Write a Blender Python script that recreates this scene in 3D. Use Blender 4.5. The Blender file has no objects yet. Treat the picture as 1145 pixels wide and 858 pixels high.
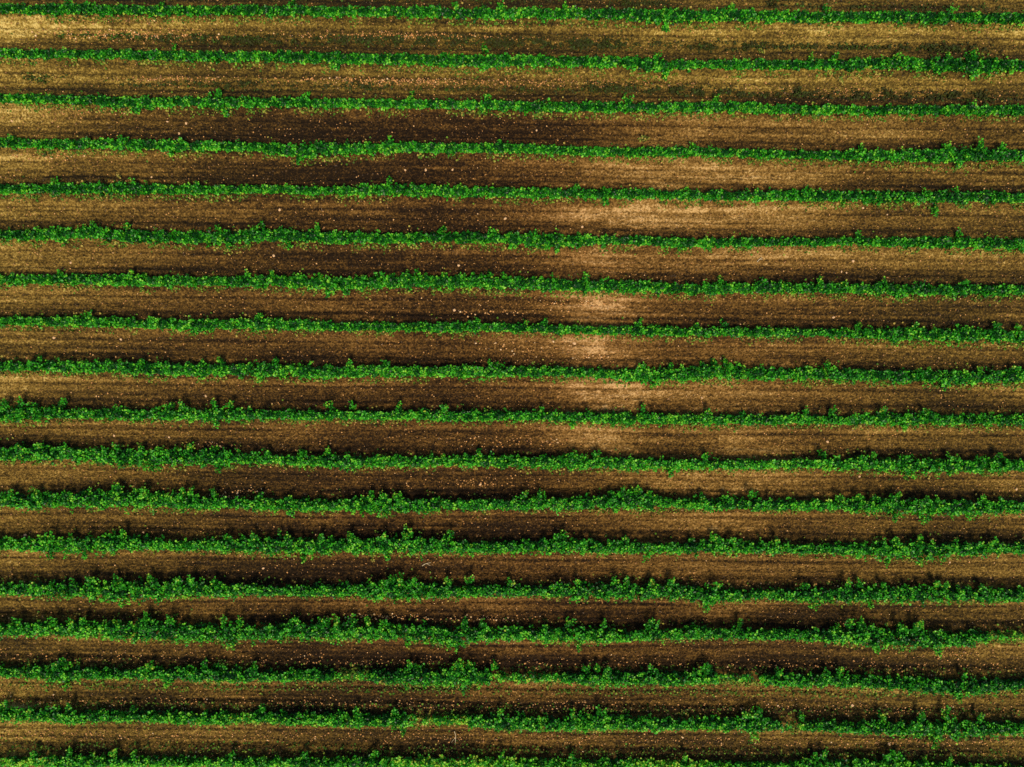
import bpy, math
import numpy as np
from mathutils import Matrix, Vector

rng = np.random.default_rng(20240611)
sc = bpy.context.scene
C = sc.collection

# ------------------------------------------------------------------ camera
W, H_ = 1145.0, 858.0                  # size of the photograph
FPX = 780.0                            # focal length in photograph pixels
CAM_Z = 38.5
PITCH = math.radians(2.2)
cam_d = bpy.data.cameras.new('camera')
cam = bpy.data.objects.new('camera', cam_d)
C.objects.link(cam)
cam_d.sensor_fit = 'HORIZONTAL'
cam_d.sensor_width = 36.0
cam_d.lens = 36.0 * FPX / W
cam_d.clip_start = 0.5
cam_d.clip_end = 3000
cam.location = (0, 0, CAM_Z)
cam.rotation_euler = (-PITCH, 0, 0)
sc.camera = cam

# ------------------------------------------------------------------ light
SUN_EL = math.radians(63)
SUN_AZ = math.radians(172)             # compass angle from +Y (towards -Y, a little to the right)
world = bpy.data.worlds.new('World')
sc.world = world
world.use_nodes = True
wn = world.node_tree
bg = wn.nodes['Background']
sky = wn.nodes.new('ShaderNodeTexSky')
sky.sky_type = 'NISHITA'
sky.sun_disc = False
sky.sun_elevation = SUN_EL
sky.sun_rotation = SUN_AZ
wn.links.new(sky.outputs[0], bg.inputs[0])
bg.inputs[1].default_value = 0.14
sl = bpy.data.lights.new('sun', 'SUN')
sl.energy = 4.8
sl.angle = math.radians(16)
sl.color = (1.0, 0.89, 0.68)
so = bpy.data.objects.new('sun', sl)
C.objects.link(so)
sd = Vector((math.sin(SUN_AZ) * math.cos(SUN_EL), math.cos(SUN_AZ) * math.cos(SUN_EL), math.sin(SUN_EL)))
so.rotation_euler = sd.to_track_quat('Z', 'Y').to_euler()
so.location = (0, -30, 30)
sc.view_settings.view_transform = 'Standard'
sc.view_settings.look = 'None'
sc.view_settings.gamma = 1
sc.view_settings.exposure = 0.0
sc.view_settings.use_curve_mapping = False

# ------------------------------------------------------------------ helpers
cp, sp = math.cos(PITCH), math.sin(PITCH)

def unproj(px, py, z=0.0):
    """photograph pixel -> world x, y at height z (surveying the field)"""
    dx = (np.asarray(px, float) - W / 2) / FPX
    dy = -(np.asarray(py, float) - H_ / 2) / FPX
    # camera looks down -Z, rotated about X by -PITCH
    wy = dy * cp - sp
    wz = -dy * sp - cp
    t = (z - CAM_Z) / wz
    return dx * t, wy * t

def tag(o, label=None, cat=None, group=None, kind=None):
    if label: o['label'] = label
    if cat: o['category'] = cat
    if group: o['group'] = group
    if kind: o['kind'] = kind
    return o

def mesh_np(name, verts, quads, mat, parent=None, attr=None, attr_dom='FACE', smooth=False):
    me = bpy.data.meshes.new(name)
    nv, nf = len(verts), len(quads)
    k = quads.shape[1]
    me.vertices.add(nv)
    me.vertices.foreach_set('co', np.ascontiguousarray(verts, dtype=np.float32).ravel())
    me.loops.add(nf * k)
    me.loops.foreach_set('vertex_index', np.ascontiguousarray(quads, dtype=np.int32).ravel())
    me.polygons.add(nf)
    me.polygons.foreach_set('loop_start', np.arange(0, nf * k, k, dtype=np.int32))
    me.polygons.foreach_set('loop_total', np.full(nf, k, dtype=np.int32))
    if attr:
        for an, av in attr.items():
            a = me.attributes.new(an, 'FLOAT', attr_dom)
            a.data.foreach_set('value', np.ascontiguousarray(av, dtype=np.float32))
    me.update(calc_edges=True)
    if smooth:
        me.shade_smooth()
    me.materials.append(mat)
    o = bpy.data.objects.new(name, me)
    C.objects.link(o)
    if parent is not None:
        o.parent = parent
    return o

def nrm(v):
    return v / np.maximum(np.linalg.norm(v, axis=-1, keepdims=True), 1e-6)

LEAF = np.array([(0, 0, 0), (.46, .30, .10), (.36, .72, .07), (0, 1.0, -.10), (-.36, .72, .07), (-.46, .30, .10)])
LEAFQ = np.array([(0, 1, 2, 3), (0, 3, 4, 5)])

def leaves(pos, nor, tip, size, val):
    """pos N,3; returns verts, quads, face values"""
    n = len(pos)
    nor = nrm(nor)
    t = nrm(tip - nor * np.sum(tip * nor, 1, keepdims=True))
    s = np.cross(t, nor)
    L = LEAF[None] * size[:, None, None]
    v = pos[:, None, :] + L[..., 0:1] * s[:, None, :] + L[..., 1:2] * t[:, None, :] + L[..., 2:3] * nor[:, None, :]
    q = (LEAFQ[None] + (np.arange(n) * 6)[:, None, None]).reshape(-1, 4)
    return v.reshape(-1, 3), q, np.repeat(val, 2)

# ------------------------------------------------------------------ materials
def new_mat(name):
    m = bpy.data.materials.new(name)
    m.use_nodes = True
    nt = m.node_tree
    return m, nt, nt.nodes['Principled BSDF']

def ramp(nt, stops, fac):
    r = nt.nodes.new('ShaderNodeValToRGB')
    el = r.color_ramp.elements
    while len(el) > 1: el.remove(el[-1])
    el[0].position = stops[0][0]; el[0].color = (*stops[0][1], 1)
    for p, c in stops[1:]:
        e = el.new(p); e.color = (*c, 1)
    nt.links.new(fac, r.inputs[0])
    return r.outputs[0]

def attr_node(nt, name):
    a = nt.nodes.new('ShaderNodeAttribute')
    a.attribute_name = name
    return a.outputs['Fac']

def leaf_mat(name, stops, rough=0.42, trans=0.3):
    m, nt, b = new_mat(name)
    col = ramp(nt, stops, attr_node(nt, 'tone'))
    nt.links.new(col, b.inputs['Base Color'])
    b.inputs['Roughness'].default_value = rough
    b.inputs['Specular IOR Level'].default_value = 0.18
    tr = nt.nodes.new('ShaderNodeBsdfTranslucent')
    mx = nt.nodes.new('ShaderNodeMixShader')
    mul = nt.nodes.new('ShaderNodeMix'); mul.data_type = 'RGBA'; mul.blend_type = 'MULTIPLY'
    mul.inputs[0].default_value = 1
    nt.links.new(col, mul.inputs[6]); mul.inputs[7].default_value = (1.3, 1.5, 0.5, 1)
    nt.links.new(mul.outputs[2], tr.inputs[0])
    mx.inputs[0].default_value = trans
    nt.links.new(b.outputs[0], mx.inputs[1]); nt.links.new(tr.outputs[0], mx.inputs[2])
    nt.links.new(mx.outputs[0], nt.nodes['Material Output'].inputs[0])
    return m

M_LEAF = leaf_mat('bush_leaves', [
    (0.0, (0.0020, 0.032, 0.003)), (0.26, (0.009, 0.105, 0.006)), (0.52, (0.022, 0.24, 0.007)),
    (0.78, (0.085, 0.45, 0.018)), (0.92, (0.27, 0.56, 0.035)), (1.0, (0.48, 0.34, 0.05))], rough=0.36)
M_WEED = leaf_mat('weed_leaves', [
    (0.0, (0.022, 0.018, 0.004)), (0.4, (0.032, 0.037, 0.005)), (0.62, (0.045, 0.085, 0.008)), (0.8, (0.06, 0.17, 0.010)), (0.9, (0.17, 0.24, 0.02)), (1.0, (0.34, 0.25, 0.05))],
    rough=0.7, trans=0.15)

M_STEM, nt, b = new_mat('woody_stem')
n = nt.nodes.new('ShaderNodeTexNoise'); n.inputs['Scale'].default_value = 30
nt.links.new(ramp(nt, [(0.3, (0.03, 0.018, 0.01)), (0.7, (0.10, 0.065, 0.035))], n.outputs[0]), b.inputs['Base Color'])
b.inputs['Roughness'].default_value = 0.9

M_CLOD, nt, b = new_mat('clod_and_litter')
nt.links.new(ramp(nt, [(0.0, (0.05, 0.032, 0.02)), (0.45, (0.17, 0.10, 0.05)), (0.7, (0.42, 0.18, 0.045)),
                       (0.88, (0.62, 0.30, 0.09)), (1.0, (0.75, 0.50, 0.26))], attr_node(nt, 'tone')), b.inputs['Base Color'])
b.inputs['Roughness'].default_value = 0.9

M_STONE, nt, b = new_mat('pale_stone')
n = nt.nodes.new('ShaderNodeTexNoise'); n.inputs['Scale'].default_value = 14
nt.links.new(ramp(nt, [(0.3, (0.42, 0.22, 0.09)), (0.7, (0.66, 0.42, 0.22))], n.outputs[0]), b.inputs['Base Color'])
b.inputs['Roughness'].default_value = 0.85

M_TWIG, nt, b = new_mat('dry_twig')
n = nt.nodes.new('ShaderNodeTexNoise'); n.inputs['Scale'].default_value = 25
nt.links.new(ramp(nt, [(0.3, (0.34, 0.25, 0.13)), (0.7, (0.62, 0.50, 0.32))], n.outputs[0]), b.inputs['Base Color'])
b.inputs['Roughness'].default_value = 0.85

M_SOIL, nt, b = new_mat('tilled_soil')
geo = nt.nodes.new('ShaderNodeNewGeometry')
def noise(scale_xyz, detail, rough=0.6, scale=1.0):
    mp = nt.nodes.new('ShaderNodeMapping'); mp.inputs['Scale'].default_value = scale_xyz
    nt.links.new(geo.outputs['Position'], mp.inputs[0])
    t = nt.nodes.new('ShaderNodeTexNoise'); t.inputs['Scale'].default_value = scale
    t.inputs['Detail'].default_value = detail; t.inputs['Roughness'].default_value = rough
    nt.links.new(mp.outputs[0], t.inputs[0])
    return t.outputs[0]
def math_n(op, a, bb, clamp=False):
    m = nt.nodes.new('ShaderNodeMath'); m.operation = op; m.use_clamp = clamp
    for i, v in enumerate((a, bb)):
        if isinstance(v, (int, float)): m.inputs[i].default_value = v
        else: nt.links.new(v, m.inputs[i])
    return m.outputs[0]
fine = noise((1, 1, 1), 2, 0.7, 9.0)
crumb = noise((0.8, 1, 1), 4, 0.75, 3.6)
streak = noise((0.10, 1.6, 1), 4, 0.65, 3.2)
dry = attr_node(nt, 'dry')  # soil dryness plus the shade and sunlit strips painted along the rows
d1 = math_n('MULTIPLY', math_n('SUBTRACT', fine, 0.5), 1.45)
d2 = math_n('MULTIPLY', math_n('SUBTRACT', crumb, 0.5), 0.95)
d3 = math_n('MULTIPLY', math_n('SUBTRACT', streak, 0.5), 0.5)
dd = math_n('ADD', math_n('ADD', math_n('ADD', dry, d1), d2), d3, True)
base = ramp(nt, [(0.0, (0.012, 0.0055, 0.0016)), (0.25, (0.050, 0.0230, 0.0048)), (0.5, (0.138, 0.0650, 0.0125)),
                 (0.78, (0.29, 0.148, 0.042)), (1.0, (0.54, 0.315, 0.13))], dd)
straw = attr_node(nt, 'straw')
sbase = ramp(nt, [(0.0, (0.014, 0.0095, 0.0025)), (0.25, (0.052, 0.033, 0.0055)), (0.5, (0.135, 0.083, 0.013)), (0.75, (0.31, 0.20, 0.036)), (1.0, (0.60, 0.43, 0.13))], dd)
mixc = nt.nodes.new('ShaderNodeMix'); mixc.data_type = 'RGBA'
nt.links.new(straw, mixc.inputs[0]); nt.links.new(base, mixc.inputs[6]); nt.links.new(sbase, mixc.inputs[7])
nt.links.new(mixc.outputs[2], b.inputs['Base Color'])
b.inputs['Roughness'].default_value = 0.95
b.inputs['Specular IOR Level'].default_value = 0.15
bmp = nt.nodes.new('ShaderNodeBump'); bmp.inputs['Strength'].default_value = 1.0; bmp.inputs['Distance'].default_value = 0.16
nt.links.new(math_n('ADD', fine, crumb), bmp.inputs['Height'])
nt.links.new(bmp.outputs[0], b.inputs['Normal'])

# ------------------------------------------------------------------ the rows as surveyed
# (x, upper edge, lower edge) of the green band in photograph pixels, canopy height in m
ROWS = [
 (0.72, [(0,3,18),(60,3,19),(127,4,20),(200,5,20),(253,5,20),(325,4,21),(380,6,22),(470,6,23),(540,7,26),(600,7,24),(700,8,26),(743,8,32),(765,9,28),(820,8,28),(880,11,28),(965,12,28),(1050,12,29),(1145,13,29)]),
 (0.72, [(0,54,66),(60,55,67),(127,55,69),(200,56,71),(290,56,72),(375,57,75),(460,59,76),(541,58,80),(600,60,78),(700,62,79),(740,64,87),(765,66,80),(850,66,81),(920,65,81),(1000,62,82),(1060,62,85),(1087,60,86),(1145,66,83)]),
 (0.72, [(0,104,118),(80,105,119),(155,107,126),(200,107,122),(254,107,125),(300,107,123),(380,109,123),(480,110,125),(600,112,128),(700,113,129),(765,113,128),(800,111,129),(880,116,130),(965,118,130),(1060,116,131),(1145,117,131)]),
 (0.74, [(0,154,168),(20,153,169),(48,157,166),(100,154,170),(189,155,172),(280,158,171),(335,158,181),(380,158,176),(440,158,174),(520,158,174),(580,160,174),(665,163,178),(720,164,178),(765,163,177),(850,167,179),(930,168,181),(1000,166,184),(1060,163,187),(1100,163,185),(1145,166,183)]),
 (0.76, [(0,204,219),(80,204,220),(150,202,220),(230,206,220),(320,206,219),(380,208,221),(435,203,222),(520,206,223),(600,209,224),(690,210,225),(765,212,226),(860,211,228),(965,211,229),(1050,212,230),(1145,213,230)]),
 (0.76, [(0,256,269),(30,255,272),(105,251,270),(143,254,274),(200,257,275),(254,255,278),(300,254,272),(380,258,276),(450,259,275),(540,258,275),(622,259,281),(690,262,276),(765,264,280),(850,265,278),(965,264,277),(1050,263,281),(1145,265,281)]),
 (0.78, [(0,305,320),(80,305,320),(150,305,324),(230,308,322),(310,305,324),(380,308,328),(460,305,325),(545,305,326),(620,309,329),(700,312,328),(765,316,332),(850,314,331),(930,315,331),(1040,316,333),(1145,317,333)]),
 (0.78, [(0,353,366),(60,352,367),(110,352,368),(220,355,372),(300,354,371),(380,359,372),(480,359,373),(580,359,374),(660,365,374),(690,364,375),(720,362,378),(765,365,379),(850,365,378),(930,367,378),(1010,366,384),(1080,363,386),(1145,368,386)]),
 (0.82, [(0,402,417),(60,401,418),(130,402,420),(200,403,424),(300,404,425),(380,407,426),(450,408,424),(540,406,425),(620,408,424),(660,413,421),(690,411,428),(730,409,431),(765,408,430),(805,403,427),(860,410,428),(925,409,428),(1000,411,430),(1060,412,433),(1145,411,431)]),
 (0.84, [(0,451,473),(25,450,474),(70,455,471),(130,455,472),(200,456,471),(250,453,474),(310,458,470),(380,459,470),(460,458,471),(530,457,474),(600,459,471),(680,460,476),(765,461,477),(850,462,477),(945,464,475),(1000,460,478),(1080,462,477),(1145,461,479)]),
 (0.88, [(0,497,517),(60,496,519),(110,500,519),(165,499,525),(230,498,524),(300,507,520),(380,506,527),(460,508,524),(540,507,525),(620,507,526),(700,509,527),(765,511,527),(830,513,526),(900,511,526),(970,508,529),(1050,510,532),(1145,511,530)]),
 (0.92, [(0,549,570),(60,546,573),(130,544,571),(215,549,573),(270,555,571),(330,553,576),(380,555,574),(437,551,579),(500,556,573),(590,554,573),(640,553,573),(716,547,574),(765,556,571),(830,553,574),(915,559,572),(1000,552,577),(1060,555,581),(1145,557,575)]),
 (0.94, [(0,598,618),(60,597,622),(140,594,620),(200,601,618),(284,598,622),(330,596,626),(380,600,621),(459,595,623),(540,603,621),(630,598,622),(700,603,621),(765,603,622),(800,600,622),(915,607,621),(1000,602,628),(1030,600,630),(1112,604,622),(1145,605,622)]),
 (0.98, [(0,648,668),(60,648,670),(130,646,676),(220,646,671),(300,651,669),(380,650,671),(440,645,675),(520,650,671),(590,652,669),(646,648,674),(686,647,673),(765,649,672),(787,652,681),(840,656,672),(910,654,677),(970,652,677),(1047,651,677),(1145,656,676)]),
 (0.98, [(0,692,714),(60,690,714),(110,691,717),(166,688,721),(250,693,723),(330,691,718),(380,692,720),(410,692,719),(510,696,726),(580,697,719),(636,696,722),(700,700,721),(765,697,719),(850,699,718),(915,700,721),(960,696,727),(1000,699,728),(1047,699,731),(1080,702,729),(1100,703,717)]),
 (0.90, [(0,743,758),(70,740,766),(140,744,760),(230,741,767),(300,745,765),(380,746,764),(415,745,766),(459,743,770),(515,741,773),(560,748,765),(625,750,763),(665,746,771),(730,747,770),(792,745,769),(820,752,762),(868,749,771),(940,750,771),(1000,752,776),(1070,754,781),(1145,755,775)]),
 (0.90, [(0,787,806),(78,789,813),(150,792,808),(250,792,814),(300,792,810),(380,793,816),(460,794,817),(478,797,812),(520,796,813),(560,794,821),(640,797,822),(671,793,823),(765,799,819),(840,795,823),(878,800,819),(930,802,822),(1000,802,826),(1057,799,832),(1145,803,823)]),
 (0.85, [(0,842,860),(80,839,862),(160,842,859),(260,842,861),(380,842,863),(520,841,864),(640,844,866),(765,846,868),(850,848,866),(918,843,868),(997,842,870),(1060,849,868),(1145,851,868)]),
]
XS = np.linspace(-34, 34, 273)
rows = []
for h, tr in ROWS:
    a = np.array(tr, float)
    lo = a[0].copy(); lo[0] = -120; hi = a[-1].copy(); hi[0] = W + 120
    hi[1:] += 1.0; lo[1:] -= 1.0
    a = np.vstack([lo, a, hi])
    hh = h * 0.62
    wx, wt = unproj(a[:, 0], a[:, 1], hh * 0.6)
    _, wb = unproj(a[:, 0], a[:, 2], hh * 1.0)
    cy = (wt + wb) / 2
    hw = (wt - wb) / 2
    # parallax of the canopy flank takes part of the band it shows
    hw = np.maximum(hw - np.abs(cy) / CAM_Z * h * 0.20, 0.30) - (0.145 if len(rows) < 9 else 0.12)
    h = h * (0.64 + 0.16 * min(max((len(rows) - 6) / 5, 0), 1))
    rows.append(dict(h=h, cy=np.interp(XS, wx, cy), hw=np.interp(XS, wx, hw)))
NR = len(rows)
def row_c(i, x): return np.interp(x, XS, rows[i]['cy'])
def row_w(i, x): return np.interp(x, XS, rows[i]['hw'])
SP = (rows[0]['cy'].mean() - rows[-1]['cy'].mean()) / (NR - 1)

# ------------------------------------------------------------------ ground
def vnoise(shape_cells, u, v, seed):
    """bilinear (smoothed) value noise on a random grid, u,v in cell units"""
    g = np.random.default_rng(seed).random(shape_cells)
    u = np.mod(u, shape_cells[0] - 1); v = np.mod(v, shape_cells[1] - 1)
    i = u.astype(int); j = v.astype(int)
    fu = u - i; fv = v - j
    fu = fu * fu * (3 - 2 * fu); fv = fv * fv * (3 - 2 * fv)
    return (g[i, j] * (1 - fu) * (1 - fv) + g[i + 1, j] * fu * (1 - fv) + g[i, j + 1] * (1 - fu) * fv + g[i + 1, j + 1] * fu * fv)

# smooth row centre lines for the relief
ctr = []
for i in range(NR):
    c = rows[i]['cy']
    k = np.ones(41) / 41
    ctr.append(np.convolve(np.pad(c, 20, mode='edge'), k, 'valid'))
ctr = np.array(ctr)
ext_t = [ctr[0] + SP * k for k in range(6, 0, -1)]
ext_b = [ctr[-1] - SP * k for k in range(1, 7)]
ALLC = np.vstack(ext_t + [ctr] + ext_b)           # descending in y
OFF = 6

def field_phase(X, Y):
    """row index + phase (0 at a row, growing towards -Y) for each point"""
    cols = np.array([np.interp(X, XS, c) for c in ALLC])         # K,N
    ph = np.full(X.shape, np.nan)
    for k in range(len(ALLC) - 1):
        a, bb = cols[k], cols[k + 1]
        m = (Y <= a) & (Y > bb)
        ph[m] = k + ((a - Y) / (a - bb))[m]
    ph = np.where(np.isnan(ph), np.where(Y > cols[0], 0.5, len(ALLC) - 1.5), ph)
    return ph - OFF

def proj(X, Y, Z=0.0):
    """world -> photograph pixel, used to place the surveyed dry patches"""
    vz = Z - CAM_Z
    yc = Y * cp - vz * sp
    zc = Y * sp + vz * cp
    return W / 2 + FPX * X / -zc, H_ / 2 - FPX * yc / -zc

# dry (+) and damp (-) soil patches: centre px, py, radius x, y, amount
PATCH = [
 (30,30,110,16,.34),(20,85,90,16,.26),(180,30,90,8,.16),(600,32,500,9,.14),(900,37,260,10,.16),(560,86,600,8,.10),(840,90,160,8,.10),
 (20,128,70,9,.20),(30,180,80,12,.24),(20,236,110,12,.26),(20,285,100,12,.16),(20,335,90,10,.10),(30,430,100,8,.16),(20,532,70,10,.12),
 (15,630,60,10,.10),(15,780,60,14,.28),(15,830,60,14,.34),(60,690,100,8,.06),
 (760,142,120,12,.20),(980,145,160,12,.14),(690,190,80,14,.22),(820,195,60,14,.30),(900,200,150,12,.10),(700,238,110,13,.30),(860,240,90,10,.14),(1080,240,100,10,.06),
 (640,290,60,12,.18),(800,285,120,10,.24),(1050,287,130,10,.14),(672,342,38,13,.36),(780,340,80,10,.10),(672,392,40,14,.36),(620,380,60,10,.12),(820,395,120,10,.10),
 (672,440,46,14,.44),(780,440,70,10,.14),(690,492,42,12,.26),(826,492,44,12,.32),(930,495,90,10,.08),(640,540,40,10,.14),(815,542,80,12,.24),(690,592,50,9,.16),
 (815,592,60,11,.28),(960,590,60,9,.08),(870,640,90,9,.08),(780,690,60,8,.10),(1100,640,60,10,.10),(1115,728,40,12,.22),(560,680,60,8,.08),(1000,540,80,9,.08),
 (672,400,34,130,.17),(672,440,38,12,.16),(672,342,34,9,.12),(860,238,70,8,.12),(690,250,70,60,.12),(815,520,55,85,.12),(800,220,90,60,.10),(672,430,60,60,.08),(10,430,60,420,.12),(1150,300,50,300,.06),(430,200,170,90,-.08),(430,620,200,130,-.06),
 (900,830,60,10,.18),(880,780,80,9,.10),(650,780,120,8,.06),(480,40,60,6,.10),
 (420,143,200,12,-.20),(430,190,160,12,-.16),(450,240,90,10,-.10),(470,290,130,12,-.12),(200,390,160,10,-.06),(420,540,200,12,-.10),(480,592,140,12,-.14),(300,592,150,10,-.12),
 (420,640,250,12,-.10),(260,640,160,10,-.10),(520,690,200,10,-.10),(540,738,140,12,-.18),(970,740,110,12,-.20),(350,735,160,8,-.10),(430,790,200,9,-.12),(640,790,160,8,-.10),(950,690,80,10,-.14),
 (1100,140,60,10,-.06),(300,290,120,10,-.08),(970,340,150,10,-.06),
]
def dryness(px, py):
    d = np.full(px.shape, 0.33)
    for cx, cyy, rx, ry, am in PATCH:
        d += am * (0.72 if am > 0 else 1.0) * np.exp(-(((px - cx) / (rx * 1.1)) ** 2 + ((py - cyy) / (ry * 1.35)) ** 2) * 0.8)
    # crusted soil breaks up along its own ragged edges
    rag = vnoise((400, 400), (px + 2000) * 0.045, (py + 2000) * 0.16, 61) + 0.6 * vnoise((400, 400), (px + 2000) * 0.13, (py + 2000) * 0.34, 62) - 0.8
    return 0.33 + (d - 0.33) * (1 + 0.9 * rag)

gx = np.concatenate([[-900, -300, -120, -60, -42], np.arange(-34.0, 34.01, 0.085), [42, 60, 120, 300, 900]])
gy = np.concatenate([[-900, -300, -120, -60, -38], np.arange(-27.5, 27.51, 0.042), [38, 60, 120, 300, 900]])
GX, GY = np.meshgrid(gx, gy, indexing='ij')
fx, fy = GX.ravel(), GY.ravel()
PH = field_phase(fx, fy)
IDX = np.floor(PH); T = PH - IDX

def relief(x, y, ph, t):
    dd = np.minimum(t, 1 - t) * SP                       # metres from nearest row
    wob = (vnoise((200, 60), (x + 60) * 0.45, (ph + 8) * 2.0, 5) - 0.5)
    dd = np.maximum(dd + wob * 0.14, 0)
    z = 0.21 * np.exp(-(dd / 0.62) ** 2)
    # shoulders thrown up by the hoe, wheel tracks, centre strip
    z += 0.040 * np.exp(-((dd - 0.62) / 0.09) ** 2)
    z -= 0.045 * np.exp(-((dd - 0.80) / 0.10) ** 2)
    z -= 0.030 * np.exp(-((dd - 1.06) / 0.06) ** 2)
    lines = vnoise((90, 700), (x + 60) * 0.18, (ph + 8) * 17, 11) - 0.5
    z += 0.075 * lines
    z += 0.050 * (vnoise((900, 900), (x + 60) * 5.2, (y + 40) * 7.5, 21) - 0.5)
    z += 0.065 * (vnoise((1500, 1300), (x + 60) * 10.5, (y + 40) * 14.0, 22) - 0.5)
    return z
Z = relief(fx, fy, PH, T)
FAR = (np.abs(fx) > 36) | (np.abs(fy) > 30)
Z[FAR] = 0
PX, PY = proj(fx, fy)
DRY_SHADE = dryness(PX, PY)
DRY_SHADE += 0.24 * (vnoise((60, 700), (fx + 60) * 0.16, (PH + 8) * 13, 31) - 0.5)
DRY_SHADE += 0.22 * (vnoise((60, 60), (fx + 60) * 0.25, (fy + 40) * 0.5, 33) - 0.5)
dn = np.minimum(T, 1 - T) * SP
DRY_SHADE += 0.10 * np.exp(-((T * SP - 0.62) / 0.16) ** 2)      # crumbly strip beside the row, its sunlit slope painted lighter
DRY_SHADE -= (0.04 + 0.16 * vnoise((90, 60), (fx + 60) * 0.3, (PH + 8) * 2.0, 51)) * np.exp(-((T * SP - 0.86) / 0.055) ** 2)
DRY_SHADE -= (0.02 + 0.12 * vnoise((90, 60), (fx + 60) * 0.3, (PH + 8) * 2.0, 52)) * np.exp(-((T * SP - 1.36) / 0.05) ** 2)
DRY_SHADE += 0.05 * np.exp(-((T * SP - 1.08) / 0.15) ** 2)
DRY_SHADE -= 0.30 * np.exp(-((T * SP - 1.78) / 0.22) ** 2) * (vnoise((120, 300), (fx + 60) * 0.35, (PH + 8) * 1.0, 41) ** 1.0)  # painted shade: broken dark strip on the shadow side of each row
DRY_SHADE = np.clip(DRY_SHADE, 0.02, 1)
STRAW = np.clip((118 - PY) / 14, 0, 1) * 0.9 + 0.35 * np.clip((PY - 740) / 60, 0, 1)
STRAW = np.clip(STRAW + 0.10 + 0.55 * np.clip(np.abs(PX - 600) / 560, 0, 1.1) ** 1.3 + 0.3 * (vnoise((60, 60), (fx + 60) * 0.12, (fy + 40) * 0.12, 35) - 0.5) - 0.1 * np.exp(-((PX - 450) / 250) ** 2), 0, 1)
STRAW[FAR] = 0.4
nxg, nyg = len(gx), len(gy)
ii, jj = np.meshgrid(np.arange(nxg - 1), np.arange(nyg - 1), indexing='ij')
a0 = (ii * nyg + jj).ravel()
GQ = np.stack([a0, a0 + nyg, a0 + nyg + 1, a0 + 1], 1)
ground = mesh_np('ground', np.stack([fx, fy, Z], 1), GQ, M_SOIL, attr={'dry': DRY_SHADE, 'straw': STRAW}, attr_dom='POINT', smooth=True)
tag(ground, kind='structure')

def gz(x, y):
    x = np.atleast_1d(np.asarray(x, float)); y = np.atleast_1d(np.asarray(y, float))
    ph = field_phase(x, y)
    return relief(x, y, ph, ph - np.floor(ph))

# ------------------------------------------------------------------ plants
def tube(pts, rads, k=5):
    pts = np.asarray(pts, float); n = len(pts)
    ang = np.arange(k) * 2 * np.pi / k
    d = nrm(np.gradient(pts, axis=0))
    ref = np.array([0.31, 0.2, 1.0]) if abs(d[0, 2]) < 0.8 else np.array([1.0, 0.1, 0.0])
    s = nrm(np.cross(d, ref)); t = np.cross(d, s)
    v = pts[:, None] + (np.cos(ang)[None, :, None] * s[:, None] + np.sin(ang)[None, :, None] * t[:, None]) * np.asarray(rads)[:, None, None]
    q = [(i * k + j, i * k + (j + 1) % k, (i + 1) * k + (j + 1) % k, (i + 1) * k + j) for i in range(n - 1) for j in range(k)]
    return v.reshape(-1, 3), np.array(q)

def merge(parts):
    vs, qs, o = [], [], 0
    for v, q in parts:
        vs.append(v); qs.append(q + o); o += len(v)
    return np.vstack(vs), np.vstack(qs)

def sprig_leaves(p0, p1, n, size, spread, tone, sag=0.06):
    """leaves set alternately along stems p0->p1 (arrays S,3), n per stem"""
    S = len(p0)
    f = np.linspace(0.30, 1.0, n)[None, :, None] ** 0.7 + rng.normal(0, 0.03, (S, n, 1))
    ax = p1 - p0
    P = p0[:, None] + ax[:, None] * f
    P[..., 2] -= sag * f[..., 0] ** 2
    side = rng.normal(0, 1, (S, n, 3)); side[..., 2] *= 0.6
    P = P + nrm(side) * spread * rng.random((S, n, 1))
    axn = nrm(ax)[:, None]
    nor = 0.50 * axn + np.array([0, -0.05, 0.62]) + rng.normal(0, 0.55, (S, n, 3))
    tip = nrm(side) + 0.7 * axn + rng.normal(0, 0.2, (S, n, 3)) - np.array([0, 0, 0.25])
    sz = size * rng.uniform(0.65, 1.25, (S, n)) * (1.08 - 0.35 * f[..., 0] ** 3)
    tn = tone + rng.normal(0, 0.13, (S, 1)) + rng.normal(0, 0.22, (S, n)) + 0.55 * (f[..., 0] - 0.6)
    return P.reshape(-1, 3), nor.reshape(-1, 3), tip.reshape(-1, 3), sz.ravel(), tn.ravel()

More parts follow.
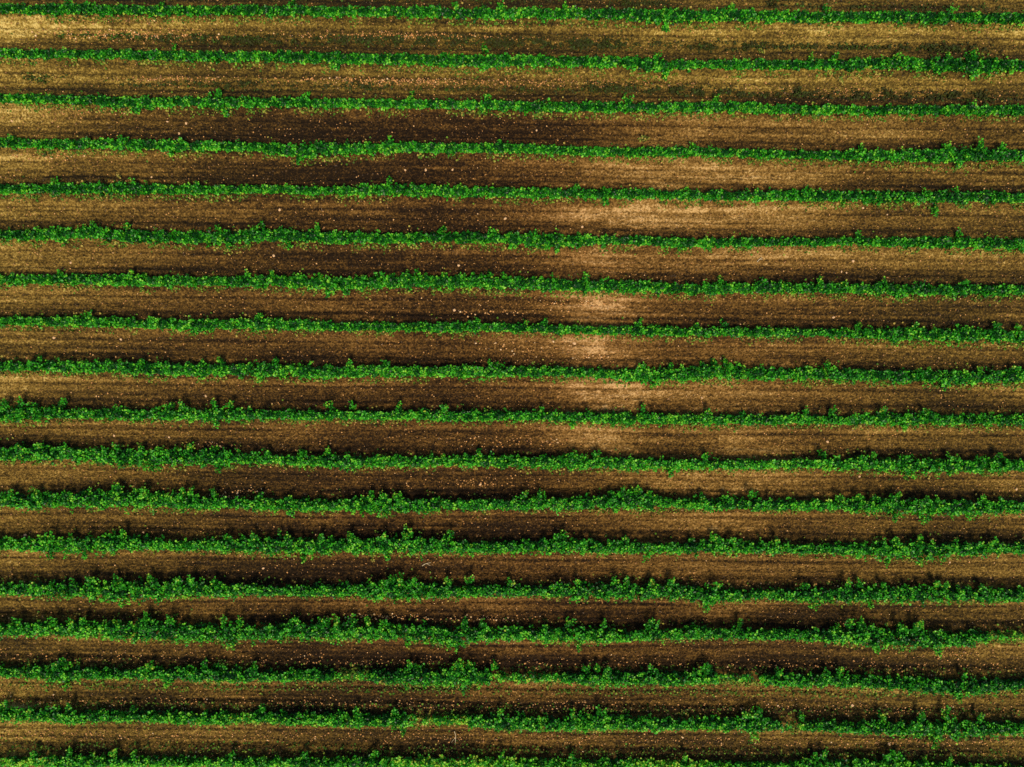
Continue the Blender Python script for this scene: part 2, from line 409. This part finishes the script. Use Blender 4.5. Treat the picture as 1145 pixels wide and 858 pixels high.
def bush(row, i, x, L, dens, tone):
    cy, hw, h = float(row_c(i, x)), float(row_w(i, x)), rows[i]['h']
    h = h * rng.uniform(0.85, 1.12)
    hw *= rng.uniform(0.92, 1.08)
    z0 = float(gz(x, cy)[0])
    base = np.array([0, 0, 0.0])
    nS = max(int(24 * dens), 3)
    # sprigs fan out over a broad dome that is longer along the row
    a = rng.uniform(0, 2 * np.pi, nS)
    rr = np.sqrt(rng.uniform(0.0, 1.0, nS))
    ux = np.sign(np.cos(a)) * np.abs(np.cos(a)) ** 0.8 * rr
    uy = np.sign(np.sin(a)) * np.abs(np.sin(a)) ** 0.8 * rr
    uz = np.sqrt(np.clip(1 - rr ** 2.6, 0, 1)) * 0.72 + 0.22
    k = 1 + np.clip(rng.normal(0.04, 0.26, nS), -0.40, 0.75)
    tipp = np.stack([ux * L * 0.80 * k, uy * hw * k * 0.98, uz * h * (0.92 + 0.5 * (k - 1))], 1)
    p0 = np.stack([ux * L * 0.25, uy * hw * 0.30, np.full(nS, 0.16) + 0.22 * uz * h], 1)
    P, N, TT, S, V = sprig_leaves(p0, tipp, 17, 0.125, 0.10, tone)
    # low and inner leaves that fill the heart of the bush
    nf = int(140 * dens)
    if nf > 2:
        b = rng.uniform(0, 2 * np.pi, nf); r = np.sqrt(rng.random(nf))
        fp = np.stack([np.cos(b) * r * L * 0.70, np.sin(b) * r * hw * 0.92, (1 - r ** 2) * h * 0.6 + 0.10 + rng.random(nf) * 0.08], 1)
        fn = np.stack([np.cos(b) * r, np.sin(b) * r, np.full(nf, 0.7)], 1) + rng.normal(0, 0.4, (nf, 3))
        ft = rng.normal(0, 1, (nf, 3))
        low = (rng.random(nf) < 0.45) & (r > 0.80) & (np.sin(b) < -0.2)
        fv = tone - 0.28 + rng.normal(0, 0.12, nf)  # inner leaves coloured darker, painting shade into the canopy gaps
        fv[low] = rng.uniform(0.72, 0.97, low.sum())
        P = np.vstack([P, fp]); N = np.vstack([N, fn]); TT = np.vstack([TT, ft])
        S = np.r_[S, 0.125 * rng.uniform(0.7, 1.3, nf)]; V = np.r_[V, fv]
    N[:, 2] = np.maximum(N[:, 2], -0.1)
    gl = gz(x + P[:, 0], cy + P[:, 1]) - z0
    P[:, 2] = np.maximum(P[:, 2], gl + 0.03)
    cap = 0.90 if dens > 0.6 else 0.97
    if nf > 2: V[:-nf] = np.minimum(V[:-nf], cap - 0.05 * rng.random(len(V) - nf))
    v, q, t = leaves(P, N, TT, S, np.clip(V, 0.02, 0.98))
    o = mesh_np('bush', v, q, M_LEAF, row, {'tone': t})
    o.location = (x, cy, z0)
    # woody stems
    pieces = []
    for s in range(4 if dens > 0.5 else 2):
        e = tipp[rng.integers(nS)] * 0.72
        pts = [np.array([rng.normal(0, .03), rng.normal(0, .03), -0.05]), e * np.array([.25, .25, .4]) + [0, 0, .02], e * np.array([.6, .6, .75]), e]
        pieces.append(tube(pts, [0.022, 0.018, 0.012, 0.006]))
    v, q = merge(pieces)
    mesh_np('stem', v, q, M_STEM, o)
    return o, h

def shoot(parent, origin, tipw, n, size, tone):
    """one long leafy shoot in world coordinates, child of its bush"""
    loc = np.array(parent.location)
    p0 = origin - loc; p1 = tipw - loc
    P, N, TT, S, V = sprig_leaves(p0[None], p1[None], n, size, 0.11, tone, sag=0.02)
    v, q, t = leaves(P, N, TT, S, np.clip(V, 0.02, 0.95))
    return mesh_np('shoot', v, q, M_LEAF, parent, {'tone': t})

# shoots one can pick out in the photograph: row -> (px, py of the tip)
SH = {
 0: [(325,1),(184,3),(510,4),(75,1),(925,8),(743,35),(560,4),(630,5),(818,6),(1065,9)],
 1: [(541,50),(1087,56),(376,79),(744,90),(905,62),(935,60),(1003,60),(1062,59),(195,52),(735,60),(1088,88)],
 2: [(343,104),(245,102),(800,109),(254,130),(700,108),(155,128),(545,106),(460,104),(1085,114)],
 3: [(1098,157),(1060,160),(1120,161),(335,183),(963,163),(140,153),(437,155),(11,152),(1072,187),(192,176),(776,162),(560,158)],
 4: [(435,200),(150,200),(62,201),(765,211),(1070,211),(905,210),(645,206),(678,229),(1045,243),(220,203)],
 5: [(292,249),(143,250),(355,250),(107,249),(70,274),(254,279),(622,283),(550,255),(1072,257),(323,279),(960,259),(246,252),(495,254)],
 6: [(68,303),(147,303),(277,303),(303,304),(390,331),(466,303),(426,305),(655,306),(548,304),(918,310),(805,311),(851,312),(368,331),(987,312),(1080,313),(1002,336)],
 7: [(97,350),(293,352),(533,357),(608,357),(716,358),(810,359),(960,362),(1023,362),(1110,361),(1140,364),(778,362),(217,374),(1000,386)],
 8: [(45,399),(120,402),(160,402),(248,399),(310,402),(392,403),(430,403),(550,404),(750,406),(798,402),(812,401),(924,404),(1057,436),(1135,410),(290,429),(717,407),(1095,411),(730,434)],
 9: [(259,448),(242,448),(206,449),(191,449),(70,446),(23,445),(8,448),(370,449),(393,449),(447,451),(498,452),(605,455),(718,453),(790,458),(900,456),(987,456),(1034,457),(930,456),(640,479),(241,477),(1010,481)],
 10: [(133,496),(212,496),(43,496),(72,498),(160,497),(25,499),(300,502),(340,502),(666,505),(535,503),(918,504),(976,506),(1117,505),(1062,508),(1015,510),(787,506),(172,528),(245,529),(1015,536),(750,531),(640,505),(365,500)],
 11: [(129,540),(135,543),(216,545),(163,545),(205,546),(10,546),(41,548),(290,552),(413,549),(430,551),(445,550),(588,550),(606,549),(716,544),(706,547),(693,548),(725,551),(838,548),(1004,550),(941,553),(959,554),(782,552),(810,553),(1100,555),(325,578),(1000,583),(1032,585),(683,550),(240,548)],
 12: [(139,592),(284,595),(360,597),(320,597),(256,598),(55,594),(80,599),(393,594),(430,595),(459,588),(453,596),(504,594),(630,594),(624,598),(700,599),(798,598),(803,599),(820,601),(868,600),(1112,602),(1029,598),(1000,603),(434,627),(61,625),(95,625),(724,626),(993,632),(1028,632),(340,628),(772,602)],
 13: [(100,644),(130,643),(166,642),(216,644),(200,645),(240,647),(440,643),(448,642),(462,645),(431,647),(525,643),(686,645),(700,646),(646,647),(571,648),(730,646),(947,647),(961,648),(987,651),(1047,648),(1055,650),(800,650),(137,679),(789,684),(911,682),(971,680),(900,651),(1100,654),(750,646),(500,646)],
 14: [(166,685),(160,688),(190,688),(249,689),(332,689),(365,690),(375,690),(95,690),(20,690),(60,690),(392,688),(410,690),(430,693),(518,691),(540,693),(636,692),(730,691),(725,694),(675,694),(825,693),(949,690),(961,691),(975,698),(1030,693),(1022,697),(257,727),(646,727),(511,728),(979,731),(1048,734),(455,725),(270,690),(1005,696)],
 15: [(70,735),(63,740),(76,739),(229,738),(170,740),(285,740),(459,740),(465,742),(515,738),(508,741),(530,740),(553,740),(792,741),(785,744),(868,747),(668,742),(655,744),(680,745),(940,747),(1080,750),(75,769),(187,768),(518,776),(1070,784),(925,748),(730,744)],
 16: [(7,783),(78,786),(55,789),(292,789),(400,790),(440,792),(671,788),(848,791),(840,794),(833,796),(1057,790),(1030,795),(1095,797),(988,796),(895,796),(640,793),(843,829),(1045,838),(450,822),(150,790),(560,792)],
 17: [(80,836),(125,838),(340,839),(150,839),(918,840),(912,843),(997,838),(990,842),(1006,841),(1058,846),(420,838),(560,839),(640,841),(765,843),(40,839),(260,840)],
}
LABELS = [
 'topmost crop row of low green bushes, above the tan strip nearest the upper edge',
 'second crop row from the top, between the two straw coloured strips with dark weeds',
 'third crop row from the top, a neat narrow band below the lower straw coloured strip',
 'fourth crop row from the top, short gap near its left end and bushy right end',
 'fifth crop row from the top, an even low band with few long shoots',
 'sixth crop row from the top, ragged left half and smooth right half',
 'seventh crop row from the top, thinning where it passes the pale dry soil',
 'eighth crop row from the top, nearly broken by a thin spot above the pale soil',
 'ninth crop row from the top, narrow waist above the brightest dry soil patch',
 'tenth crop row from the top, spiky shoots leaning out along its left third',
 'eleventh crop row from the top, wide and shaggy at left, slim in the middle',
 'twelfth crop row from the top, tall shoots standing up right of the middle',
 'thirteenth crop row from the top, a lone long shoot leaning up near the middle',
 'fourteenth crop row from the top, dense all along without any gap, fifth from the bottom',
 'fifteenth crop row from the top, breaking off into thin grass near its right end',
 'third crop row from the bottom, patchy with thin yellowish spots between dense clumps',
 'second crop row from the bottom, broken by two short gaps of pale yellow green leaves',
 'bottommost crop row, cut off by the lower edge of the photo',
]
# thin spots: row -> [(px from, px to, density)]
THIN = {14: [(1096,1300,.16)], 15: [(376,420,.10),(552,630,.24),(796,852,.10)], 16: [(454,490,.04),(490,524,.35),(868,896,.04),(262,284,.35)],
        3: [(42,54,.3)], 17: [(0,60,.4),(60,400,.65),(440,560,.5),(700,800,.5)]}
for i in range(NR):
    h = rows[i]['h']
    xmid = 0.0
    root = bpy.data.objects.new('crop_row', None)
    C.objects.link(root)
    root.empty_display_size = 1
    tag(root, LABELS[i], 'crop row', 'parallel crop rows across the field')
    x = -33.0 + rng.uniform(0, 0.6)
    bushes = []
    row_tone = 0.35 + 0.02 * rng.normal() + (0.03 if i > 6 else 0)
    while x < 33.0:
        L = rng.uniform(0.62, 0.84)
        px, _ = proj(np.array([x]), np.array([row_c(i, x)]), 0.4)
        dens = 1.0
        for a, b_, d in THIN.get(i, []):
            if a <= px[0] <= b_: dens = d; L = min(L, 0.55)
        tone = row_tone + rng.normal(0, 0.05) + 0.16 * (float(vnoise((60, 60), np.array([(x + 40) * 0.35]), np.array([i * 1.3 + .4]), 71)[0]) - 0.5) + (0.10 if i == 17 else 0) + (0.22 if dens < 0.6 else 0)
        o, hb = bush(root, i, x, L, dens, tone)
        bushes.append((x, o))
        # ordinary outgrown tips
        for s in range(rng.poisson(0.05 if dens < 0.5 else (1.1 if i > 8 else 0.6))):
            sg = 1 if rng.random() < 0.62 else -1
            cy, hw = float(row_c(i, x)), float(row_w(i, x))
            sx = x + rng.uniform(-.4, .4)
            tipw = np.array([sx + rng.normal(0, .12), cy + sg * hw * rng.uniform(1.15, 1.6), 0.15 + h * rng.uniform(0.3, 0.9)])
            shoot(o, np.array([sx, cy + sg * hw * 0.35, 0.15 + h * .45]), tipw, int(rng.integers(9, 15)), 0.12, tone)
        x += L * 1.18
    bx = np.array([b_[0] for b_ in bushes])
    for px, py in SH.get(i, []):
        tx, ty = unproj(px, py, h * 0.75)
        k = int(np.argmin(np.abs(bx - tx)))
        o = bushes[k][1]
        cy = float(row_c(i, tx))
        sg = np.sign(ty - cy)
        d = abs(ty - cy)
        for s in range(3 if d > 0.55 else 2):
            jx = rng.normal(0, 0.11)
            tipw = np.array([tx + jx, ty - sg * 0.09 * s + rng.normal(0, .04), 0.12 + h * rng.uniform(0.55, 1.0)])
            shoot(o, np.array([tx + jx * 0.3, cy + sg * 0.12, 0.1 + h * .5]), tipw, int(14 + 10 * d), 0.12, 0.40)

# ------------------------------------------------------------------ low weeds in patches (nobody could count them)
WP = [ # px, py, rx, ry, count, tone
 (290,48,95,4,800,.30),(230,46,60,3,180,.45),(560,48,130,5,1300,.30),(660,49,50,5,420,.30),(420,47,60,4,260,.4),(820,50,55,4,420,.32),(1060,50,45,4,300,.3),(940,49,80,3,200,.4),(130,45,60,3,160,.5),
 (45,93,18,4,50,.45),(280,99,45,4,240,.32),(410,99,40,4,220,.32),(180,98,60,3,120,.4),(675,98,40,5,260,.35),(745,99,35,5,260,.32),(790,102,35,4,340,.3),(890,101,18,5,160,.3),(975,103,45,5,420,.3),(1080,104,40,5,340,.3),(560,100,90,3,160,.4),(840,104,90,3,200,.35),
 (40,2,50,3,120,.4),(240,1,90,3,220,.35),(715,3,35,4,200,.3),(870,3,15,4,90,.3),(1000,5,130,4,260,.4),(450,0,150,3,260,.35),
 (1123,706,24,5,600,.85),(1100,709,10,5,120,.8),
 (398,752,20,6,260,.8),(592,757,34,6,420,.8),(826,757,26,5,240,.75),(474,804,10,6,110,.85),(505,802,26,6,200,.75),(884,808,6,8,50,.7),
 (570,772,570,4,900,.7),(570,790,570,3,450,.6),(570,745,570,3,380,.6),(570,838,570,5,900,.65),(570,853,570,6,1800,.75),(60,855,80,5,400,.85),
 (300,805,300,9,700,.75),(150,755,150,9,350,.7),
 (570,222,570,4,220,.8),(570,325,570,4,200,.8),(570,172,570,5,160,.8),(570,72,570,5,300,.6),(570,21,570,5,300,.6),(570,123,570,5,260,.7),
]
PP, NN, TT_, SS, VV = [], [], [], [], []
for px, py, rx, ry, cnt, tn in WP:
    cnt = int(cnt * (2.6 if py < 110 else 2.0))
    if rx < 300: qx = px + rng.normal(0, 0.62, cnt) * rx
    else: qx = px + rng.uniform(-1, 1, cnt) * rx
    qy = py + rng.normal(0, 0.6, cnt) * ry + (qx - 572) * 0.0095
    # clumpy
    cl = vnoise((300, 90), (qx + 30) * 0.14, np.abs(qy) * 0.30, 77)
    keep = cl > (0.38 if py < 110 else 0.26) + 0.16 * rng.random(cnt)
    qx, qy = qx[keep], qy[keep]
    wx, wy = unproj(qx, qy, 0.05)
    m = len(wx)
    z = gz(wx, wy) + np.abs(rng.normal(0.02, 0.09, m))
    PP.append(np.stack([wx, wy, z], 1)); NN.append(np.array([0, 0, 0.9]) + rng.normal(0, 0.6, (m, 3)))
    TT_.append(rng.normal(0, 1, (m, 3))); SS.append(rng.uniform(0.06, 0.14, m)); VV.append(np.clip(tn + rng.normal(0, 0.14, m), 0.02, 0.98))
for i in range(NR):
    n_ = 2600 if i < 14 else 3600
    wx = rng.uniform(-31, 31, n_)
    off = np.abs(rng.normal(0, 0.15, n_)) + 0.0
    north = rng.random(n_) < 0.12
    wy = row_c(i, wx) + np.where(north, 1, -1) * (row_w(i, wx) * 1.0 + 0.06 + off)
    kp = vnoise((400, 60), (wx + 60) * 1.3, np.full(n_, i * 1.7 + 3.3), 91) > 0.35
    wx, wy = wx[kp], wy[kp]; m = len(wx)
    z = gz(wx, wy) + rng.uniform(0.01, 0.09, m)
    PP.append(np.stack([wx, wy, z], 1)); NN.append(np.array([0, 0, 0.9]) + rng.normal(0, 0.6, (m, 3)))
    TT_.append(rng.normal(0, 1, (m, 3))); SS.append(rng.uniform(0.06, 0.14, m)); VV.append(np.clip(rng.normal(0.82, 0.17, m), 0.3, 1.0))
v, q, t = leaves(np.vstack(PP), np.vstack(NN), np.vstack(TT_), np.concatenate(SS), np.concatenate(VV))
weeds = mesh_np('ground_weeds', v, q, M_WEED, None, {'tone': t})
tag(weeds, 'low weeds and grass creeping over the soil between the rows', 'weeds', kind='stuff')

# ------------------------------------------------------------------ clods, crumbs and leaf litter
OCT = np.array([(1, 0, 0), (0, 1, 0), (-1, 0, 0), (0, -1, 0), (0, 0, .8), (0, 0, -.6)])
OCF = np.array([(0, 1, 4), (1, 2, 4), (2, 3, 4), (3, 0, 4), (1, 0, 5), (2, 1, 5), (3, 2, 5), (0, 3, 5)])
HOT = [(150,43,80,5,320,.78),(450,42,120,4,260,.76),(430,92,90,4,260,.74),(190,92,60,3,110,.72),(600,92,200,5,260,.68),(960,100,160,6,160,.7),(120,27,110,6,100,.6),
       (430,691,45,2.5,70,.85),(540,691,50,2.5,60,.82),(250,558,16,3,34,.86),(275,551,25,3,24,.84),(620,493,8,3,14,.88),(240,500,14,3,26,.8),(1060,728,30,5,40,.75),
       (570,789,570,5,650,.76),(570,740,570,6,420,.72),(570,826,570,6,520,.72),(570,849,570,6,420,.7),(900,650,240,2,90,.82),(560,350,60,4,40,.8),(560,493,60,6,60,.78),(540,540,60,5,50,.8),
       (100,130,60,6,40,.75),(60,180,60,5,60,.76),(600,390,60,8,50,.85),(660,398,20,3,30,.86),(640,340,40,6,40,.8)]
qx, qy, qt = [], [], []
for px, py, rx, ry, cnt, tn in HOT:
    qx.append(px + (rng.normal(0, 0.6, cnt) * rx if rx < 300 else rng.uniform(-1, 1, cnt) * rx))
    qy.append(py + rng.normal(0, 0.6, cnt) * ry + (qx[-1] - 572) * 0.0095)
    qt.append(tn + rng.normal(0, 0.11, cnt))
hx, hy = unproj(np.concatenate(qx), np.concatenate(qy), 0.02)
ht = np.concatenate(qt); hs = rng.uniform(0.028, 0.066, len(hx))
nb = 15000
bx_ = rng.uniform(-31, 31, nb); by_ = rng.uniform(-24, 24, nb)
bt = np.clip(rng.normal(0.42, 0.24, nb), 0, .9)
bs = rng.uniform(0.014, 0.042, nb)
nb2 = 11000
cx_ = rng.uniform(-31, 31, nb2); cy_ = rng.uniform(-24, 24, nb2)
ct = rng.uniform(0.55, 0.93, nb2); cs = rng.uniform(0.02, 0.055, nb2)
X = np.concatenate([hx, bx_, cx_]); Y = np.concatenate([hy, by_, cy_]); TN = np.concatenate([ht, bt, ct]); SZ = np.concatenate([hs, bs, cs])
n = len(X)
ang = rng.uniform(0, 2 * np.pi, n)
ca, sa = np.cos(ang), np.sin(ang)
V = OCT[None] * (SZ[:, None, None] * rng.uniform(0.6, 1.4, (n, 6, 1)))
V[..., 2] *= 0.7
VX = V[..., 0] * ca[:, None] - V[..., 1] * sa[:, None]; VY = V[..., 0] * sa[:, None] + V[..., 1] * ca[:, None]
zz = gz(X, Y)
V = np.stack([VX + X[:, None], VY + Y[:, None], V[..., 2] + (zz + SZ * 0.25)[:, None]], -1).reshape(-1, 3)
Q = (OCF[None] + (np.arange(n) * 6)[:, None, None]).reshape(-1, 3)
cl = mesh_np('soil_clods', V, Q, M_CLOD, None, {'tone': np.repeat(np.clip(TN, 0, 1), 8)})
tag(cl, 'crumbs of soil and orange dry leaf bits scattered between the rows', 'clods', kind='stuff')

# ------------------------------------------------------------------ single stones
import bmesh
def stone(px, py, r, label):
    x, y = unproj(px, py, 0.03)
    bm = bmesh.new()
    bmesh.ops.create_icosphere(bm, subdivisions=2, radius=1.0)
    k = rng.uniform(0.75, 1.25, 3)
    f = rng.normal(0, 1, (3, 3))
    for v in bm.verts:
        c = np.array(v.co)
        d = 1 + 0.16 * math.sin(2.3 * float(c @ f[0]) + 1) + 0.10 * math.sin(4.1 * float(c @ f[1]))
        v.co = Vector((c[0] * k[0] * d * r, c[1] * k[1] * d * r, max(c[2], -0.55) * 0.62 * d * r))
    me = bpy.data.meshes.new('stone'); bm.to_mesh(me); bm.free()
    me.materials.append(M_STONE)
    o = bpy.data.objects.new('stone', me); C.objects.link(o)
    o.location = (float(x), float(y), float(gz(x, y)[0]) + r * 0.25)
    o.rotation_euler = (0, 0, rng.uniform(0, 6))
    tag(o, label, 'stone', 'pale stones lying between the rows')
G_ = 'pale stone on bare soil, '
STN = [
 (12.5,135,.06,'pale stone near the left edge, just below the third crop row'),
 (187,136,.055,'small pale stone left of a second one, below the third crop row at left'),
 (208,138,.06,'pale orange stone between third and fourth crop rows, upper right one of three at left'),
 (200,149.5,.075,'whitish stone just above the fourth crop row, lowest one of three at left'),
 (600,146,.055,'lone small stone midway between the third and fourth crop rows near the middle'),
 (453,190,.06,'leftmost of three pale stones in line on dark soil below the fourth row'),
 (476,190,.075,'middle and largest of three pale stones in line below the fourth row'),
 (506,190,.06,'rightmost of three pale stones in line on dark soil below the fourth row'),
 (169,198,.06,'small pale stone just above the fifth crop row in the left part'),
 (565,244.5,.085,'bright pale stone midway between fifth and sixth rows near the middle'),
 (651,254,.075,'whitish stone close above the sixth crop row right of the middle'),
 (534,239,.05,'small orange stone left of the bright stone between fifth and sixth rows'),
 (313,235,.06,'pale orange stone below the fifth crop row in the left half'),
 (964,233,.065,'light stone close below the fifth crop row in the right part'),
 (992,240,.05,'small stone right of the light one between fifth and sixth rows at right'),
 (79,294,.065,'whitish stone on dark soil above the seventh row near the left edge'),
 (306,286,.065,'pale stone on damp dark soil midway between sixth and seventh rows at left'),
 (513,297,.07,'pale orange stone above the seventh crop row left of the middle'),
 (954,292,.075,'bright stone midway between sixth and seventh rows in the right part'),
 (941,304,.055,'left one of two small stones just above the seventh row at right'),
 (947,305,.05,'right one of two small stones just above the seventh row at right'),
 (508,347,.075,'whitish stone between seventh and eighth crop rows left of the middle'),
 (932,355,.065,'light stone just above the eighth crop row in the right part'),
 (642,384,.085,'largest whitish stone below the eighth row beside the pale dry patch'),
 (560,391,.055,'small round stone below the eighth row, left of the whitish one'),
 (60,378,.065,'pale stone below the eighth crop row near the left edge'),
 (135,379.5,.07,'whitish stone below the eighth crop row, second from the left edge'),
 (806,401,.06,'stone at the upper edge of a bushy clump in the ninth crop row'),
 (230,443,.065,'pale stone just above the spiky left third of the tenth crop row'),
 (785,445,.06,'light stone between ninth and tenth crop rows right of the middle'),
 (128,487,.06,'left one of two pale stones below the tenth crop row at left'),
 (189,489,.06,'right one of two pale stones below the tenth crop row at left'),
 (925,494,.075,'bright stone midway between tenth and eleventh rows in the right part'),
 (537,542,.07,'pale stone on dark soil between eleventh and twelfth rows near the middle'),
 (961,533,.06,'small pale stone right under the eleventh crop row at right'),
 (1136,547,.065,'pale stone above the twelfth crop row beside the right edge'),
 (161,595,.06,'small pale stone touching the upper edge of the thirteenth row at left'),
 (30,598,.085,'large pale stone at the upper left end of the thirteenth crop row'),
 (294,636,.06,'pale stone on soil below the thirteenth crop row in the left half'),
 (1062,629,.065,'pale stone close below the thirteenth crop row near the right edge'),
 (953,789,.075,'pale stone between third and second rows from the bottom, right part'),
 (994,832,.08,'pale stone just above the bottommost crop row in the right part'),
]
for s in STN: stone(*s)

# ------------------------------------------------------------------ single weeds and twigs
def weed(px, py, r, n, tone, label):
    x, y = unproj(px, py, 0.1)
    x, y = float(x), float(y)
    z = float(gz(x, y)[0])
    a = rng.uniform(0, 2 * np.pi, n)
    p1 = np.stack([np.cos(a) * r * rng.uniform(.5, 1.1, n), np.sin(a) * r * rng.uniform(.5, 1.1, n), rng.uniform(.08, .32, n)], 1)
    P, N, T_, S, V_ = sprig_leaves(np.tile([[0, 0, 0.03]], (n, 1)), p1, 5, 0.10, 0.03, tone)
    v, q, t = leaves(P, N, T_, S, np.clip(V_, 0.02, .99))
    o = bpy.data.objects.new('weed', None); C.objects.link(o); o.location = (x, y, z)
    mesh_np('foliage', v, q, M_WEED, o, {'tone': t})
    v, q = merge([tube([np.zeros(3) - [0, 0, .03], p * .5 + [0, 0, .02], p], [.008, .006, .003], 4) for p in p1[:6]])
    mesh_np('stem', v, q, M_STEM, o)
    tag(o, label, 'weed', 'single weeds growing between the rows')
for w in [
 (943,88,.42,13,.98,'lime green weed standing alone below the second crop row at right'),
 (54,172,.38,10,.62,'dark green weed sprawling off the underside of the fourth row near left edge'),
 (254,125,.25,8,.97,'yellowish weed hanging just below the third crop row in the left half'),
 (720,155,.26,8,.70,'small green weed alone above the fourth crop row right of the middle'),
 (136,200,.26,7,.95,'yellow green weed just above the fifth crop row near the left'),
 (852,53,.34,10,.72,'dark green weed alone between the two topmost rows, right of the middle'),
 (925,180,.22,7,.9,'short green weed below the fourth crop row in the right part'),
 (845,476,.24,8,.7,'small dark weed under the tenth crop row right of the pale patch'),
 (415,625,.25,8,.97,'yellowish weed under the thirteenth crop row left of the middle'),
 (250,739,.3,9,.6,'dark weed between the fifteenth crop row and the patchy row at left'),
 (764,797,.26,8,1.0,'bright yellow sprout beside the second crop row from the bottom'),
]: weed(*w)

def twig(px, py, px2, py2, r, label):
    x0, y0 = unproj(px, py, 0.05); x1, y1 = unproj(px2, py2, 0.05)
    a = np.array([x0, y0, float(gz(x0, y0)[0]) + .05]); b2 = np.array([x1, y1, float(gz(x1, y1)[0]) + .07])
    m = (a + b2) / 2; loc = m.copy()
    d = b2 - a; pn = np.array([-d[1], d[0], 0]) * 0.08
    pcs = [tube([a - loc, a * .66 + b2 * .34 + pn - loc, a * .33 + b2 * .67 + pn * .6 - loc, b2 - loc], [r, r * .85, r * .7, r * .4], 6)]
    s = a * .5 + b2 * .5 + pn - loc
    pcs.append(tube([s, s + d * .2 - pn * 3, s + d * .34 - pn * 4.5 + [0, 0, .03]], [r * .6, r * .45, r * .25], 5))
    v, q = merge(pcs)
    o = mesh_np('twig', v, q, M_TWIG, None); o.location = tuple(loc)
    tag(o, label, 'twig', 'dry twigs lying in the field')
twig(266, 801, 277, 797, .028, 'pale dry twig lying in the second crop row from the bottom at left')
twig(847, 293, 852, 288, .022, 'short pale twig lying below the sixth crop row right of the pale soil')
twig(472, 633, 482, 629, .022, 'thin straw coloured twig on soil under the thirteenth row left of the middle')
twig(508, 818, 509, 832, .020, 'upright thin orange straw above the bottommost crop row near the middle')
